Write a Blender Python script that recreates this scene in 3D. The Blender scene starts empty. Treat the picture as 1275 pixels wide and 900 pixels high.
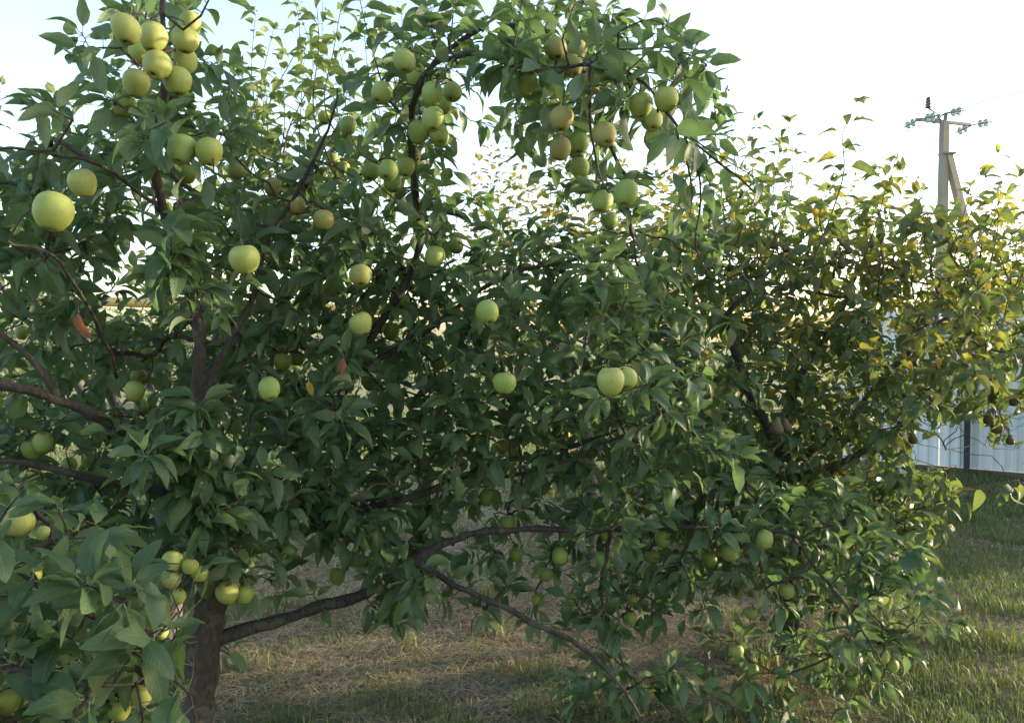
import bpy, math, random
import numpy as np
from mathutils import Vector, Matrix, noise

random.seed(7)
rng = np.random.default_rng(7)
S = bpy.context.scene
COL = S.collection
R = math.radians

# ------------------------------------------------------------------ camera
W, H, F = 1275.0, 900.0, 960.0          # photograph size and focal length in its pixels
CAM = Vector((0, 0, 1.6))
PITCH = math.atan(25 / F)               # horizon sits 25 px above the middle
cd = bpy.data.cameras.new('camera')
cam = bpy.data.objects.new('camera', cd)
COL.objects.link(cam)
cam.location = CAM
cam.rotation_euler = (R(90) - PITCH, 0, 0)
cd.sensor_width = 36
cd.lens = 36 * F / W
cd.clip_start = 0.05
cd.clip_end = 3000
S.camera = cam

# ------------------------------------------------------------------ sky, sun, exposure
SUN_AZ, SUN_EL = R(75), R(10)            # to the right of the view, low behind the trees
world = bpy.data.worlds.new('World')
S.world = world
world.use_nodes = True
wn = world.node_tree
sky = wn.nodes.new('ShaderNodeTexSky')
sky.sky_type = 'NISHITA'
sky.sun_disc = False
sky.sun_elevation = SUN_EL
sky.sun_rotation = SUN_AZ
sky.air_density = 1.0
sky.dust_density = 2.0
sky.ozone_density = 1.3
bg = wn.nodes['Background']
bg.inputs['Strength'].default_value = 0.15
hs = wn.nodes.new('ShaderNodeHueSaturation')      # evening haze: the whole sky a little paler
hs.inputs['Saturation'].default_value = .88
wn.links.new(sky.outputs[0], hs.inputs['Color'])
wn.links.new(hs.outputs[0], bg.inputs[0])
sl = bpy.data.lights.new('sun', 'SUN')
sl.energy = 2.5
sl.angle = R(0.5)
sl.color = (1.0, 0.83, 0.6)
so = bpy.data.objects.new('sun', sl)
COL.objects.link(so)
sd = Vector((math.sin(SUN_AZ) * math.cos(SUN_EL), math.cos(SUN_AZ) * math.cos(SUN_EL), math.sin(SUN_EL)))
so.rotation_euler = (-sd).to_track_quat('-Z', 'Y').to_euler()
so.location = (6, 6, 8)
vs = S.view_settings
vs.view_transform = 'Standard'
vs.look = 'None'
vs.exposure = 2.3
vs.gamma = 1.0
S.render.engine = 'CYCLES'
S.cycles.max_bounces = 10
S.cycles.diffuse_bounces = 8
S.cycles.glossy_bounces = 2
S.cycles.transmission_bounces = 6

# ------------------------------------------------------------------ helpers
CP, SP = math.cos(PITCH), math.sin(PITCH)
def P(px, py, d):
    """photo pixel and depth along the view axis -> world point"""
    x = (px - W / 2) / F * d
    v = -(py - H / 2) / F * d
    return Vector((x, d * CP + v * SP, CAM.z - d * SP + v * CP))
def proj(p):
    q = np.asarray(p, float) - np.array(CAM)
    d = q[..., 1] * CP - q[..., 2] * SP
    v = q[..., 1] * SP + q[..., 2] * CP
    d2 = np.maximum(d, 1e-3)
    return W / 2 + q[..., 0] / d2 * F, H / 2 - v / d2 * F, d
def gz(x, y):
    n = noise.noise(Vector((x * .55, y * .55, 0))) * .035 + noise.noise(Vector((x * 2.3, y * 2.3, 5))) * .016
    return n
def tag(o, label=None, cat=None, group=None, kind=None):
    if label: o['label'] = label
    if cat: o['category'] = cat
    if group: o['group'] = group
    if kind: o['kind'] = kind
    return o
def empty(name, loc):
    o = bpy.data.objects.new(name, None)
    o.empty_display_size = .1
    COL.objects.link(o)
    o.location = loc
    return o
def link(name, me, parent=None, loc=None):
    o = bpy.data.objects.new(name, me)
    COL.objects.link(o)
    if parent is not None: o.parent = parent
    if loc is not None: o.location = loc
    return o
def mesh(name, V, Fc, mat, smooth=True):
    me = bpy.data.meshes.new(name)
    me.from_pydata([tuple(v) for v in V], [], Fc)
    if mat: me.materials.append(mat)
    if smooth: me.polygons.foreach_set('use_smooth', [True] * len(me.polygons))
    me.update()
    return me
class MB:
    def __init__(s): s.V, s.F = [], []
    def add(s, V, Fc):
        n = len(s.V)
        s.V += [Vector(v) for v in V]
        s.F += [tuple(i + n for i in f) for f in Fc]
        return s
    def box(s, a, b):
        (x0, y0, z0), (x1, y1, z1) = a, b
        return s.add([(x0,y0,z0),(x1,y0,z0),(x1,y1,z0),(x0,y1,z0),(x0,y0,z1),(x1,y0,z1),(x1,y1,z1),(x0,y1,z1)],
                     [(3,2,1,0),(4,5,6,7),(0,1,5,4),(1,2,6,5),(2,3,7,6),(3,0,4,7)])
    def tube(s, pts, rad, sides=6, cap=True):
        pts = [Vector(p) for p in pts]
        if not hasattr(rad, '__len__'): rad = [rad] * len(pts)
        n = len(pts)
        t0 = (pts[1] - pts[0]).normalized()
        u = t0.orthogonal().normalized()
        V = []
        for i in range(n):
            t = (pts[min(i + 1, n - 1)] - pts[max(i - 1, 0)])
            if t.length < 1e-9: t = t0
            t = t.normalized()
            u = (u - t * u.dot(t))
            u = u.normalized() if u.length > 1e-6 else t.orthogonal().normalized()
            w = t.cross(u)
            for k in range(sides):
                a = 2 * math.pi * k / sides
                V.append(pts[i] + (u * math.cos(a) + w * math.sin(a)) * rad[i])
        Fc = []
        for i in range(n - 1):
            for k in range(sides):
                a, b = i * sides + k, i * sides + (k + 1) % sides
                Fc.append((a, b, b + sides, a + sides))
        if cap:
            Fc.append(tuple(range(sides - 1, -1, -1)))
            Fc.append(tuple((n - 1) * sides + k for k in range(sides)))
        return s.add(V, Fc)
    def lathe(s, prof, seg=16, M=None):
        V, Fc = [], []
        n = len(prof)
        for r, z in prof:
            for k in range(seg):
                a = 2 * math.pi * k / seg
                v = Vector((r * math.cos(a), r * math.sin(a), z))
                V.append(M @ v if M else v)
        for i in range(n - 1):
            for k in range(seg):
                a, b = i * seg + k, i * seg + (k + 1) % seg
                Fc.append((a, b, b + seg, a + seg))
        return s.add(V, Fc)
    def shift(s, o):
        s.V = [v - o for v in s.V]
        return s
    def build(s, name, mat, parent=None, off=None, smooth=True):
        if off is not None: s.shift(Vector(off))
        return link(name, mesh(name, s.V, s.F, mat, smooth), parent)
def catmull(pts, rad, sub):
    P0 = [Vector(p) for p in pts]
    out, ro = [], []
    n = len(P0)
    for i in range(n - 1):
        a, b, c, d = P0[max(i-1,0)], P0[i], P0[i+1], P0[min(i+2,n-1)]
        for k in range(sub):
            t = k / sub
            out.append(.5 * ((2*b) + (c-a)*t + (2*a-5*b+4*c-d)*t*t + (3*b-a-3*c+d)*t**3))
            ro.append(rad[i] * (1 - t) + rad[i+1] * t)
    out.append(P0[-1]); ro.append(rad[-1])
    return out, ro

# ------------------------------------------------------------------ materials
def newmat(name):
    m = bpy.data.materials.new(name)
    m.use_nodes = True
    nt = m.node_tree
    b = nt.nodes['Principled BSDF']
    return m, nt, b
def N(nt, t, **kw):
    n = nt.nodes.new(t)
    for k, v in kw.items(): setattr(n, k, v)
    return n
def math_(nt, op, a, b=None, c=None):
    n = N(nt, 'ShaderNodeMath', operation=op)
    for i, v in enumerate((a, b, c)):
        if v is None: continue
        if isinstance(v, (int, float)): n.inputs[i].default_value = v
        else: nt.links.new(v, n.inputs[i])
    return n.outputs[0]
def mix(nt, f, a, b):
    n = N(nt, 'ShaderNodeMix', data_type='RGBA')
    for i, v in ((0, f), (6, a), (7, b)):
        if isinstance(v, (int, float)): n.inputs[i].default_value = v
        elif isinstance(v, tuple): n.inputs[i].default_value = (*v, 1)
        else: nt.links.new(v, n.inputs[i])
    return n.outputs[2]
def ramp(nt, f, stops):
    n = N(nt, 'ShaderNodeValToRGB')
    e = n.color_ramp.elements
    while len(e) < len(stops): e.new(.5)
    for i, (p, c) in enumerate(stops):
        e[i].position = p
        e[i].color = (*c, 1)
    nt.links.new(f, n.inputs[0])
    return n.outputs[0]
def noise_(nt, scale, detail=4, vec=None, rough=.55):
    n = N(nt, 'ShaderNodeTexNoise')
    n.inputs['Scale'].default_value = scale
    n.inputs['Detail'].default_value = detail
    n.inputs['Roughness'].default_value = rough
    if vec: nt.links.new(vec, n.inputs['Vector'])
    return n.outputs[0]
def objco(nt): return N(nt, 'ShaderNodeTexCoord').outputs['Object']
def bump(nt, b, h, strength, dist):
    n = N(nt, 'ShaderNodeBump')
    n.inputs['Strength'].default_value = strength
    n.inputs['Distance'].default_value = dist
    nt.links.new(h, n.inputs['Height'])
    nt.links.new(n.outputs[0], b.inputs['Normal'])

def leaf_mat(name, stops, under, trans, gloss=.42, spots=.5):
    """stops: colour over the per-leaf random number; under: underside; trans: transmitted light"""
    m, nt, b = newmat(name)
    L = nt.links
    at = N(nt, 'ShaderNodeAttribute', attribute_name='rnd').outputs['Fac']
    oi = N(nt, 'ShaderNodeObjectInfo').outputs['Random']
    rnd = math_(nt, 'FRACT', math_(nt, 'ADD', at, oi))
    uv = N(nt, 'ShaderNodeUVMap', uv_map='uv').outputs[0]
    sep = N(nt, 'ShaderNodeSeparateXYZ'); L.new(uv, sep.inputs[0])
    u, v = sep.outputs[0], sep.outputs[1]
    av = math_(nt, 'ABSOLUTE', math_(nt, 'SUBTRACT', v, .5))
    col = ramp(nt, rnd, stops)
    # blotches within the leaf
    nz = noise_(nt, 38, 3, objco(nt))
    col = mix(nt, math_(nt, 'MULTIPLY', nz, .55), col, mix(nt, .5, col, (.03, .06, .022)))
    # veins
    mid = math_(nt, 'LESS_THAN', av, .022)
    sv = math_(nt, 'SINE', math_(nt, 'MULTIPLY', math_(nt, 'SUBTRACT', u, math_(nt, 'MULTIPLY', av, .55)), 58.0))
    svm = math_(nt, 'MULTIPLY', math_(nt, 'GREATER_THAN', sv, .88), .35)
    vein = math_(nt, 'MAXIMUM', math_(nt, 'MULTIPLY', mid, .7), svm)
    top = mix(nt, vein, col, (.17, .22, .09))
    # brown damage spots on some leaves
    sp = math_(nt, 'MULTIPLY', math_(nt, 'GREATER_THAN', noise_(nt, 34, 2, objco(nt)), .705), spots)
    top = mix(nt, sp, top, (.16, .075, .03))
    und = mix(nt, math_(nt, 'MULTIPLY', vein, .7), under, tuple(min(1, c * 1.5) for c in under))
    geo = N(nt, 'ShaderNodeNewGeometry')
    base = mix(nt, geo.outputs['Backfacing'], top, und)
    L.new(base, b.inputs['Base Color'])
    rg = math_(nt, 'ADD', math_(nt, 'MULTIPLY', geo.outputs['Backfacing'], .3), gloss)
    L.new(rg, b.inputs['Roughness'])
    b.inputs['Specular IOR Level'].default_value = .5
    hgt = math_(nt, 'SUBTRACT', math_(nt, 'MULTIPLY', sv, .3), math_(nt, 'MULTIPLY', mid, 1.5))
    hgt = math_(nt, 'ADD', hgt, noise_(nt, 120, 3, objco(nt)))
    bump(nt, b, hgt, .5, .0015)
    tr = N(nt, 'ShaderNodeBsdfTranslucent')
    tc = mix(nt, .6, col, trans)
    L.new(tc, tr.inputs[0])
    mx = N(nt, 'ShaderNodeMixShader')
    mx.inputs[0].default_value = .42
    L.new(b.outputs[0], mx.inputs[1]); L.new(tr.outputs[0], mx.inputs[2])
    L.new(mx.outputs[0], nt.nodes['Material Output'].inputs[0])
    return m

M_APPLE_LEAF = leaf_mat('apple_leaf', [(0, (.048, .098, .048)), (.35, (.068, .132, .058)), (.7, (.094, .160, .062)), (.93, (.13, .20, .07)), (1, (.19, .22, .065))],
                        (.18, .235, .145), (.17, .28, .065), .46)
M_NEAR_LEAF = leaf_mat('near_apple_leaf', [(0, (.040, .085, .040)), (.5, (.058, .115, .048)), (1, (.09, .15, .052))],
                       (.20, .26, .15), (.18, .30, .065), .5)
M_PEAR_LEAF = leaf_mat('pear_leaf', [(0, (.040, .082, .034)), (.5, (.062, .112, .042)), (.86, (.095, .145, .046)), (.97, (.15, .18, .05)), (1, (.24, .22, .05))],
                       (.16, .21, .11), (.24, .32, .06), .40)
M_BACK_LEAF = leaf_mat('sunlit_yellowing_leaf', [(0, (.08, .12, .035)), (.4, (.13, .17, .045)), (.6, (.24, .23, .05)), (.78, (.42, .31, .06)), (1, (.52, .34, .06))],
                       (.20, .23, .11), (.45, .40, .06), .45)  # yellowing leaves, with extra gold in the colour standing in for sunlight
M_SHOOT_LEAF = leaf_mat('young_leaf', [(0, (.055, .10, .035)), (.6, (.085, .14, .045)), (1, (.13, .18, .06))],
                        (.22, .27, .14), (.28, .36, .07), .45)
M_PEAR_YELLOW = leaf_mat('sunlit_yellowing_pear_leaf', [(0, (.10, .15, .035)), (.6, (.18, .215, .04)), (1, (.30, .285, .05))], (.24, .25, .10), (.50, .45, .05), .42)  # turned leaves; part of this yellow is sunlight put into the colour
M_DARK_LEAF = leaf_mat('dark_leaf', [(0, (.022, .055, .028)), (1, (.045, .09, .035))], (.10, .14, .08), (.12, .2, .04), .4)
M_DEAD_LEAF = leaf_mat('withered_leaf', [(0, (.20, .075, .05)), (1, (.26, .11, .06))], (.22, .10, .07), (.35, .12, .05), .7)
M_YELLOW_LEAF = leaf_mat('yellow_leaf', [(0, (.42, .30, .04)), (1, (.50, .33, .05))], (.40, .30, .08), (.6, .4, .05), .55)

def bark_mat(name, c0, c1, c2, sc=22):
    m, nt, b = newmat(name)
    co = objco(nt)
    mp = N(nt, 'ShaderNodeMapping'); mp.inputs['Scale'].default_value = (1, 1, .3)
    nt.links.new(co, mp.inputs[0])
    n1 = noise_(nt, sc, 8, mp.outputs[0], .7)
    n2 = noise_(nt, 9, 4, co)
    c = ramp(nt, n1, [(.3, c0), (.55, c1), (.8, c2)])
    c = mix(nt, math_(nt, 'MULTIPLY', math_(nt, 'GREATER_THAN', n2, .58), .35), c, (.13, .135, .09))
    nt.links.new(c, b.inputs['Base Color'])
    b.inputs['Roughness'].default_value = .85
    bump(nt, b, n1, 1.0, .012)
    return m
M_BARK = bark_mat('apple_bark', (.022, .018, .014), (.06, .049, .038), (.14, .115, .09), 75)
M_BARKG = bark_mat('grey_bark', (.05, .045, .042), (.12, .11, .10), (.22, .20, .18))
M_TWIG = bark_mat('twig_bark', (.028, .022, .016), (.065, .05, .034), (.12, .095, .065), 120)
M_SHOOT = bark_mat('shoot_bark', (.05, .035, .02), (.11, .08, .045), (.18, .14, .08), 60)
M_WHITEWASH = bark_mat('whitewashed_bark', (.30, .30, .28), (.5, .5, .47), (.65, .65, .62))

def apple_mat(name, c0, c1, c2, russet):
    m, nt, b = newmat(name)
    co = objco(nt)
    oi = N(nt, 'ShaderNodeObjectInfo').outputs['Random']
    n1 = noise_(nt, 1.7, 3, co)
    f = math_(nt, 'ADD', math_(nt, 'MULTIPLY', oi, .5), math_(nt, 'MULTIPLY', n1, .75))
    c = ramp(nt, f, [(.1, c0), (.5, c1), (.95, c2)])
    # lenticels
    vo = N(nt, 'ShaderNodeTexVoronoi'); vo.inputs['Scale'].default_value = 11
    nt.links.new(co, vo.inputs['Vector'])
    dots = math_(nt, 'LESS_THAN', vo.outputs['Distance'], .09)
    c = mix(nt, math_(nt, 'MULTIPLY', dots, .5), c, (.30, .30, .13))
    # russet near the stem cavity and patches
    sep = N(nt, 'ShaderNodeSeparateXYZ'); nt.links.new(co, sep.inputs[0])
    up = math_(nt, 'MULTIPLY', math_(nt, 'GREATER_THAN', math_(nt, 'ADD', sep.outputs[2], math_(nt, 'MULTIPLY', n1, .6)), .98), .35)
    c = mix(nt, up, c, (.22, .17, .05))
    pt = math_(nt, 'MULTIPLY', math_(nt, 'GREATER_THAN', noise_(nt, 2.3, 5, co, .65), .64), russet)
    c = mix(nt, pt, c, (.20, .13, .045))
    bl = math_(nt, 'MULTIPLY', math_(nt, 'GREATER_THAN', noise_(nt, 5.5, 2, co), .70), .75)
    c = mix(nt, bl, c, (.10, .07, .03))
    nt.links.new(c, b.inputs['Base Color'])
    b.inputs['Roughness'].default_value = .56
    b.inputs['Specular IOR Level'].default_value = .35
    b.inputs['Subsurface Weight'].default_value = .12
    b.inputs['Subsurface Radius'].default_value = (.4, .4, .1)
    b.inputs['Subsurface Scale'].default_value = .02
    bump(nt, b, noise_(nt, 60, 3, co), .08, .02)
    return m
M_APPLE = apple_mat('apple_skin', (.21, .275, .052), (.27, .315, .068), (.34, .355, .10), .25)
M_APPLE_G = apple_mat('green_apple_skin', (.17, .25, .055), (.22, .29, .065), (.28, .32, .085), .15)
M_APPLE_R = apple_mat('russet_apple_skin', (.21, .23, .05), (.255, .25, .065), (.28, .245, .08), .5)
M_PEAR = apple_mat('pear_skin', (.055, .050, .030), (.085, .062, .036), (.11, .085, .04), .6)
def plain(name, c, rough=.7, metal=0.0, nscale=6, amt=.25):
    m, nt, b = newmat(name)
    n1 = noise_(nt, nscale, 6, objco(nt))
    col = mix(nt, math_(nt, 'MULTIPLY', n1, amt * 1.6), c, tuple(x * .55 for x in c))
    nt.links.new(col, b.inputs['Base Color'])
    b.inputs['Roughness'].default_value = rough
    b.inputs['Metallic'].default_value = metal
    bump(nt, b, noise_(nt, nscale * 8, 4, objco(nt)), .15, .004)
    return m
M_STEM = plain('fruit_stem', (.10, .085, .04), .8)
M_CALYX = plain('calyx', (.07, .055, .03), .9)
M_FENCE = plain('pale_blue_sheet', (.80, .83, .85), .5, 0, 2.2, .2)
M_POST = plain('dark_post', (.035, .04, .05), .6)
M_PLINTH = plain('fence_base', (.13, .11, .09), .9)
M_CONC = plain('concrete', (.29, .26, .215), .9, 0, 3, .45)
M_STEEL = plain('galvanised_steel', (.16, .18, .18), .5, .3)
M_WIRE = plain('wire', (.10, .10, .10), .5, .3)
M_INS = plain('insulator', (.05, .045, .045), .3)
M_PIPE = plain('yellow_pipe_paint', (.62, .38, .10), .5, 0, 4, .3)
mg, nt, b = newmat('insulator_glass')
b.inputs['Base Color'].default_value = (.62, .72, .70, 1)
b.inputs['Transmission Weight'].default_value = .8
b.inputs['Roughness'].default_value = .08
M_GLASS = mg

# ground
M_GROUND, nt, b = newmat('orchard_ground')
co = objco(nt)
n1 = noise_(nt, .9, 6, co, .6)
n2 = noise_(nt, 14, 8, co, .7)
n3 = noise_(nt, 90, 4, co, .7)
c = ramp(nt, n2, [(.25, (.07, .055, .032)), (.5, (.15, .118, .068)), (.75, (.26, .21, .12))])
g = ramp(nt, n2, [(.3, (.05, .07, .022)), (.7, (.12, .14, .045))])
sep = N(nt, 'ShaderNodeSeparateXYZ'); nt.links.new(co, sep.inputs[0])
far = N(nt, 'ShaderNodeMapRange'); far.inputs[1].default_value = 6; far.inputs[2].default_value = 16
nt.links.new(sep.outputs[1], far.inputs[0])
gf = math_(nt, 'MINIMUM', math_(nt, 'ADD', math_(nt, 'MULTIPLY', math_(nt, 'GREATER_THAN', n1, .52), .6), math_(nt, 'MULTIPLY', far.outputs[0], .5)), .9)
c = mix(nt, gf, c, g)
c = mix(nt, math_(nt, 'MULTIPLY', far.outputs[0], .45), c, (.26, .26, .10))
nt.links.new(c, b.inputs['Base Color'])
b.inputs['Roughness'].default_value = .95
bump(nt, b, math_(nt, 'ADD', n2, n3), .8, .03)
def grass_mat(name, stops, trans):
    m, nt, b = newmat(name)
    at = N(nt, 'ShaderNodeAttribute', attribute_name='rnd').outputs['Fac']
    c = ramp(nt, at, stops)
    nt.links.new(c, b.inputs['Base Color'])
    b.inputs['Roughness'].default_value = .6
    tr = N(nt, 'ShaderNodeBsdfTranslucent')
    nt.links.new(mix(nt, .5, c, trans), tr.inputs[0])
    mx = N(nt, 'ShaderNodeMixShader'); mx.inputs[0].default_value = .3
    nt.links.new(b.outputs[0], mx.inputs[1]); nt.links.new(tr.outputs[0], mx.inputs[2])
    nt.links.new(mx.outputs[0], nt.nodes['Material Output'].inputs[0])
    return m
M_GRASS = grass_mat('grass_blades', [(0, (.055, .10, .03)), (.45, (.095, .145, .04)), (.75, (.15, .18, .055)), (1, (.30, .27, .12))], (.2, .28, .04))
M_STRAW = grass_mat('dry_straw', [(0, (.16, .12, .065)), (.5, (.33, .26, .15)), (1, (.50, .42, .26))], (.3, .25, .12))

# ------------------------------------------------------------------ ground sheet
def axis(near, far_, n, m):
    a = np.linspace(0, near, n)
    q = near + (far_ - near) * (np.linspace(0, 1, m + 1)[1:] ** 3)
    return np.concatenate([a, q])
xs = axis(9, 600, 70, 14)
xs = np.concatenate([-xs[:0:-1], xs])
ys = np.concatenate([np.linspace(-6, -1, 8)[:-1], -1 + axis(17, 900, 110, 16)])
V = [(x, y, gz(x, y) if abs(x) < 30 and y < 30 else 0) for y in ys for x in xs]
nx = len(xs)
Fc = [(j*nx+i, j*nx+i+1, (j+1)*nx+i+1, (j+1)*nx+i) for j in range(len(ys)-1) for i in range(nx-1)]
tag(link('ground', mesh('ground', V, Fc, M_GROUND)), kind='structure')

# ------------------------------------------------------------------ leaf templates
def leaf_template(nl, nw, width, fold, curl, wave, twist, seed, pet=.24, tip=1.0):
    """unit leaf along +Y, upper side +Z; the petiole is a thin stalk, the blade starts at `pet`"""
    r = random.Random(seed)
    V, Fc, UV = [], [], []
    rows = []
    ph = r.random() * 6
    def spine(t):     # bent midrib, t in 0..1 along petiole + blade
        a = -curl * t * t
        return Vector((math.sin(twist * t) * .05, t * (1 - .18 * abs(curl) * t), a * .55 + .10 * math.sin(t * 2.2)))
    for i in range(nl + 1):
        u = i / nl
        t = pet + (1 - pet) * u
        w = width * (math.sin(math.pi * min(1, u ** .9 * .985 + .004)) ** .74) * (1 - .12 * u) if 0 < i < nl else .004
        c = spine(t)
        tw = twist * u
        row = []
        for k in range(nw + 1):
            s = -1 + 2 * k / nw
            ed = 1 + (r.uniform(-.09, .09) if abs(s) > .99 else 0)
            x = s * w * ed
            z = abs(s) ** 1.3 * w * fold + wave * w * math.sin(u * 9 + ph + (2.2 if s > 0 else 0)) * abs(s) ** 2
            z -= abs(s) ** 3 * w * .18
            row.append(len(V))
            V.append(c + Vector((x * math.cos(tw) - z * math.sin(tw), 0, x * math.sin(tw) + z * math.cos(tw))))
            UV.append((u, .5 + s * .5))
        rows.append(row)
    for i in range(nl):
        for k in range(nw):
            Fc.append((rows[i][k], rows[i][k+1], rows[i+1][k+1], rows[i+1][k]))
    n = len(V)                                   # petiole
    pr = .011
    for t in (0, pet * 1.02):
        c = spine(t)
        for k in range(3):
            a = 2.1 * k + .5
            V.append(c + Vector((math.cos(a) * pr, 0, math.sin(a) * pr - .002))); UV.append((.02, .5))
    for k in range(3):
        Fc.append((n+k, n+(k+1) % 3, n+3+(k+1) % 3, n+3+k))
    return (np.array([tuple(v) for v in V]), Fc, UV)
def templates(nl, nw, width, seed, pet=.24, flat=1.0, curl=(.1, 1.1)):
    T = []
    for k in range(8):
        r = random.Random(seed + k)
        T.append(leaf_template(nl, nw, width * r.uniform(.86, 1.12), r.uniform(.15, .8) * flat, r.uniform(*curl) * flat,
                               r.uniform(.08, .34), r.uniform(-.75, .75) * flat, seed * 31 + k, pet))
    return T
T_APPLE = templates(6, 4, .182, 11, .19)
T_NEAR = templates(9, 4, .182, 41, .19)
T_PEAR = templates(5, 4, .19, 23, .22, 1.0, (.5, 1.35))
T_FAR = templates(4, 2, .23, 37, .2)

def foliage_mesh(name, leaves, T, mat):
    """leaves: list of (4x4 numpy, template index, rnd) -> one mesh"""
    Vs, Fs, UVs, Rs = [], [], [], []
    n = 0
    byt = {}
    for L in leaves: byt.setdefault(L[1], []).append(L)
    loops, starts, totals = [], [], []
    pos = 0
    for ti, Ls in byt.items():
        tv, tf, tuv = T[ti]
        Mx = np.array([l[0] for l in Ls])
        v = np.einsum('nij,vj->nvi', Mx[:, :3, :3], tv) + Mx[:, None, :3, 3]
        k = len(tv)
        Vs.append(v.reshape(-1, 3))
        Rs.append(np.repeat([l[2] for l in Ls], k))
        fl = np.concatenate([np.array(f) for f in tf])
        base = n + np.arange(len(Ls))[:, None] * k
        loops.append((fl[None, :] + base).ravel())
        tt = np.array([len(f) for f in tf])
        totals.append(np.tile(tt, len(Ls)))
        UVs.append(np.tile(np.array(tuv)[fl], (len(Ls), 1)))
        n += len(Ls) * k
    V = np.concatenate(Vs).astype(np.float32)
    loops = np.concatenate(loops).astype(np.int32)
    totals = np.concatenate(totals).astype(np.int32)
    starts = np.concatenate([[0], np.cumsum(totals)[:-1]]).astype(np.int32)
    me = bpy.data.meshes.new(name)
    me.vertices.add(len(V)); me.vertices.foreach_set('co', V.ravel())
    me.loops.add(len(loops)); me.loops.foreach_set('vertex_index', loops)
    me.polygons.add(len(totals)); me.polygons.foreach_set('loop_start', starts); me.polygons.foreach_set('loop_total', totals)
    me.polygons.foreach_set('use_smooth', np.ones(len(totals), bool))
    uvl = me.uv_layers.new(name='uv')
    uvl.data.foreach_set('uv', np.concatenate(UVs).astype(np.float32).ravel())
    a = me.attributes.new('rnd', 'FLOAT', 'POINT')
    a.data.foreach_set('value', np.concatenate(Rs).astype(np.float32))
    me.materials.append(mat)
    me.update(calc_edges=True)
    return me
_cache = {}
def leaf_unit_mesh(T, ti, mat, tn):
    k = (tn, ti, mat.name)
    if k not in _cache:
        _cache[k] = foliage_mesh('leaf', [(np.eye(4), ti, 0.0)], T, mat)
    return _cache[k]

def leaf_matrix(pos, d, up, size, roll):
    d = d.normalized()
    x = d.cross(up)
    x = x.normalized() if x.length > 1e-4 else d.orthogonal().normalized()
    z = x.cross(d)
    if roll:
        q = Matrix.Rotation(roll, 3, d)
        x, z = q @ x, q @ z
    M = np.eye(4)
    M[:3, 0], M[:3, 1], M[:3, 2], M[:3, 3] = x * size, d * size, z * size, pos
    return M

def rvec():
    while True:
        v = Vector((random.uniform(-1, 1), random.uniform(-1, 1), random.uniform(-1, 1)))
        if .05 < v.length < 1: return v.normalized()

# ------------------------------------------------------------------ tree builder
KEEP = []          # (px, py, radius px, depth): places the photograph shows uncovered (fruit, bare limbs)
def blocked(pts, sizes):
    """leaves whose blade would hide a fruit or limb that the photo shows free"""
    pts = np.array(pts)
    x, y, d = proj(pts)
    out = np.zeros(len(pts), bool)
    lr = np.array(sizes) * F / np.maximum(d, .3) * .20
    for (kx, ky, kr, kd) in KEEP:
        out |= (np.hypot(x - kx, y - ky) < kr + lr) & (d < kd + .02)
    return out

def grow(skel, targets):
    """join the targets to the skeleton, nearest first; returns edges as (parent, child) over all nodes"""
    nodes = [np.array(p) for p in skel] + [np.array(t) for t in targets]
    A = np.array(nodes)
    ns = len(skel)
    nt_ = len(targets)
    best = np.full(nt_, 1e9); par = np.zeros(nt_, int)
    TT = A[ns:]
    cost = np.zeros(len(A))
    for i in range(ns):
        d = np.linalg.norm(TT - A[i], axis=1)
        m = d < best
        best[m] = d[m]; par[m] = i
    done = np.zeros(nt_, bool)
    E = []
    for _ in range(nt_):
        b2 = np.where(done, 1e9, best)
        k = int(b2.argmin())
        done[k] = True
        E.append((int(par[k]), ns + k))
        cost[ns + k] = cost[par[k]] + np.linalg.norm(TT[k] - A[par[k]])
        d = np.linalg.norm(TT - TT[k], axis=1) + .18 * cost[ns + k]
        m = (d < best) & ~done
        best[m] = d[m]; par[m] = ns + k
    return A, E

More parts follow.
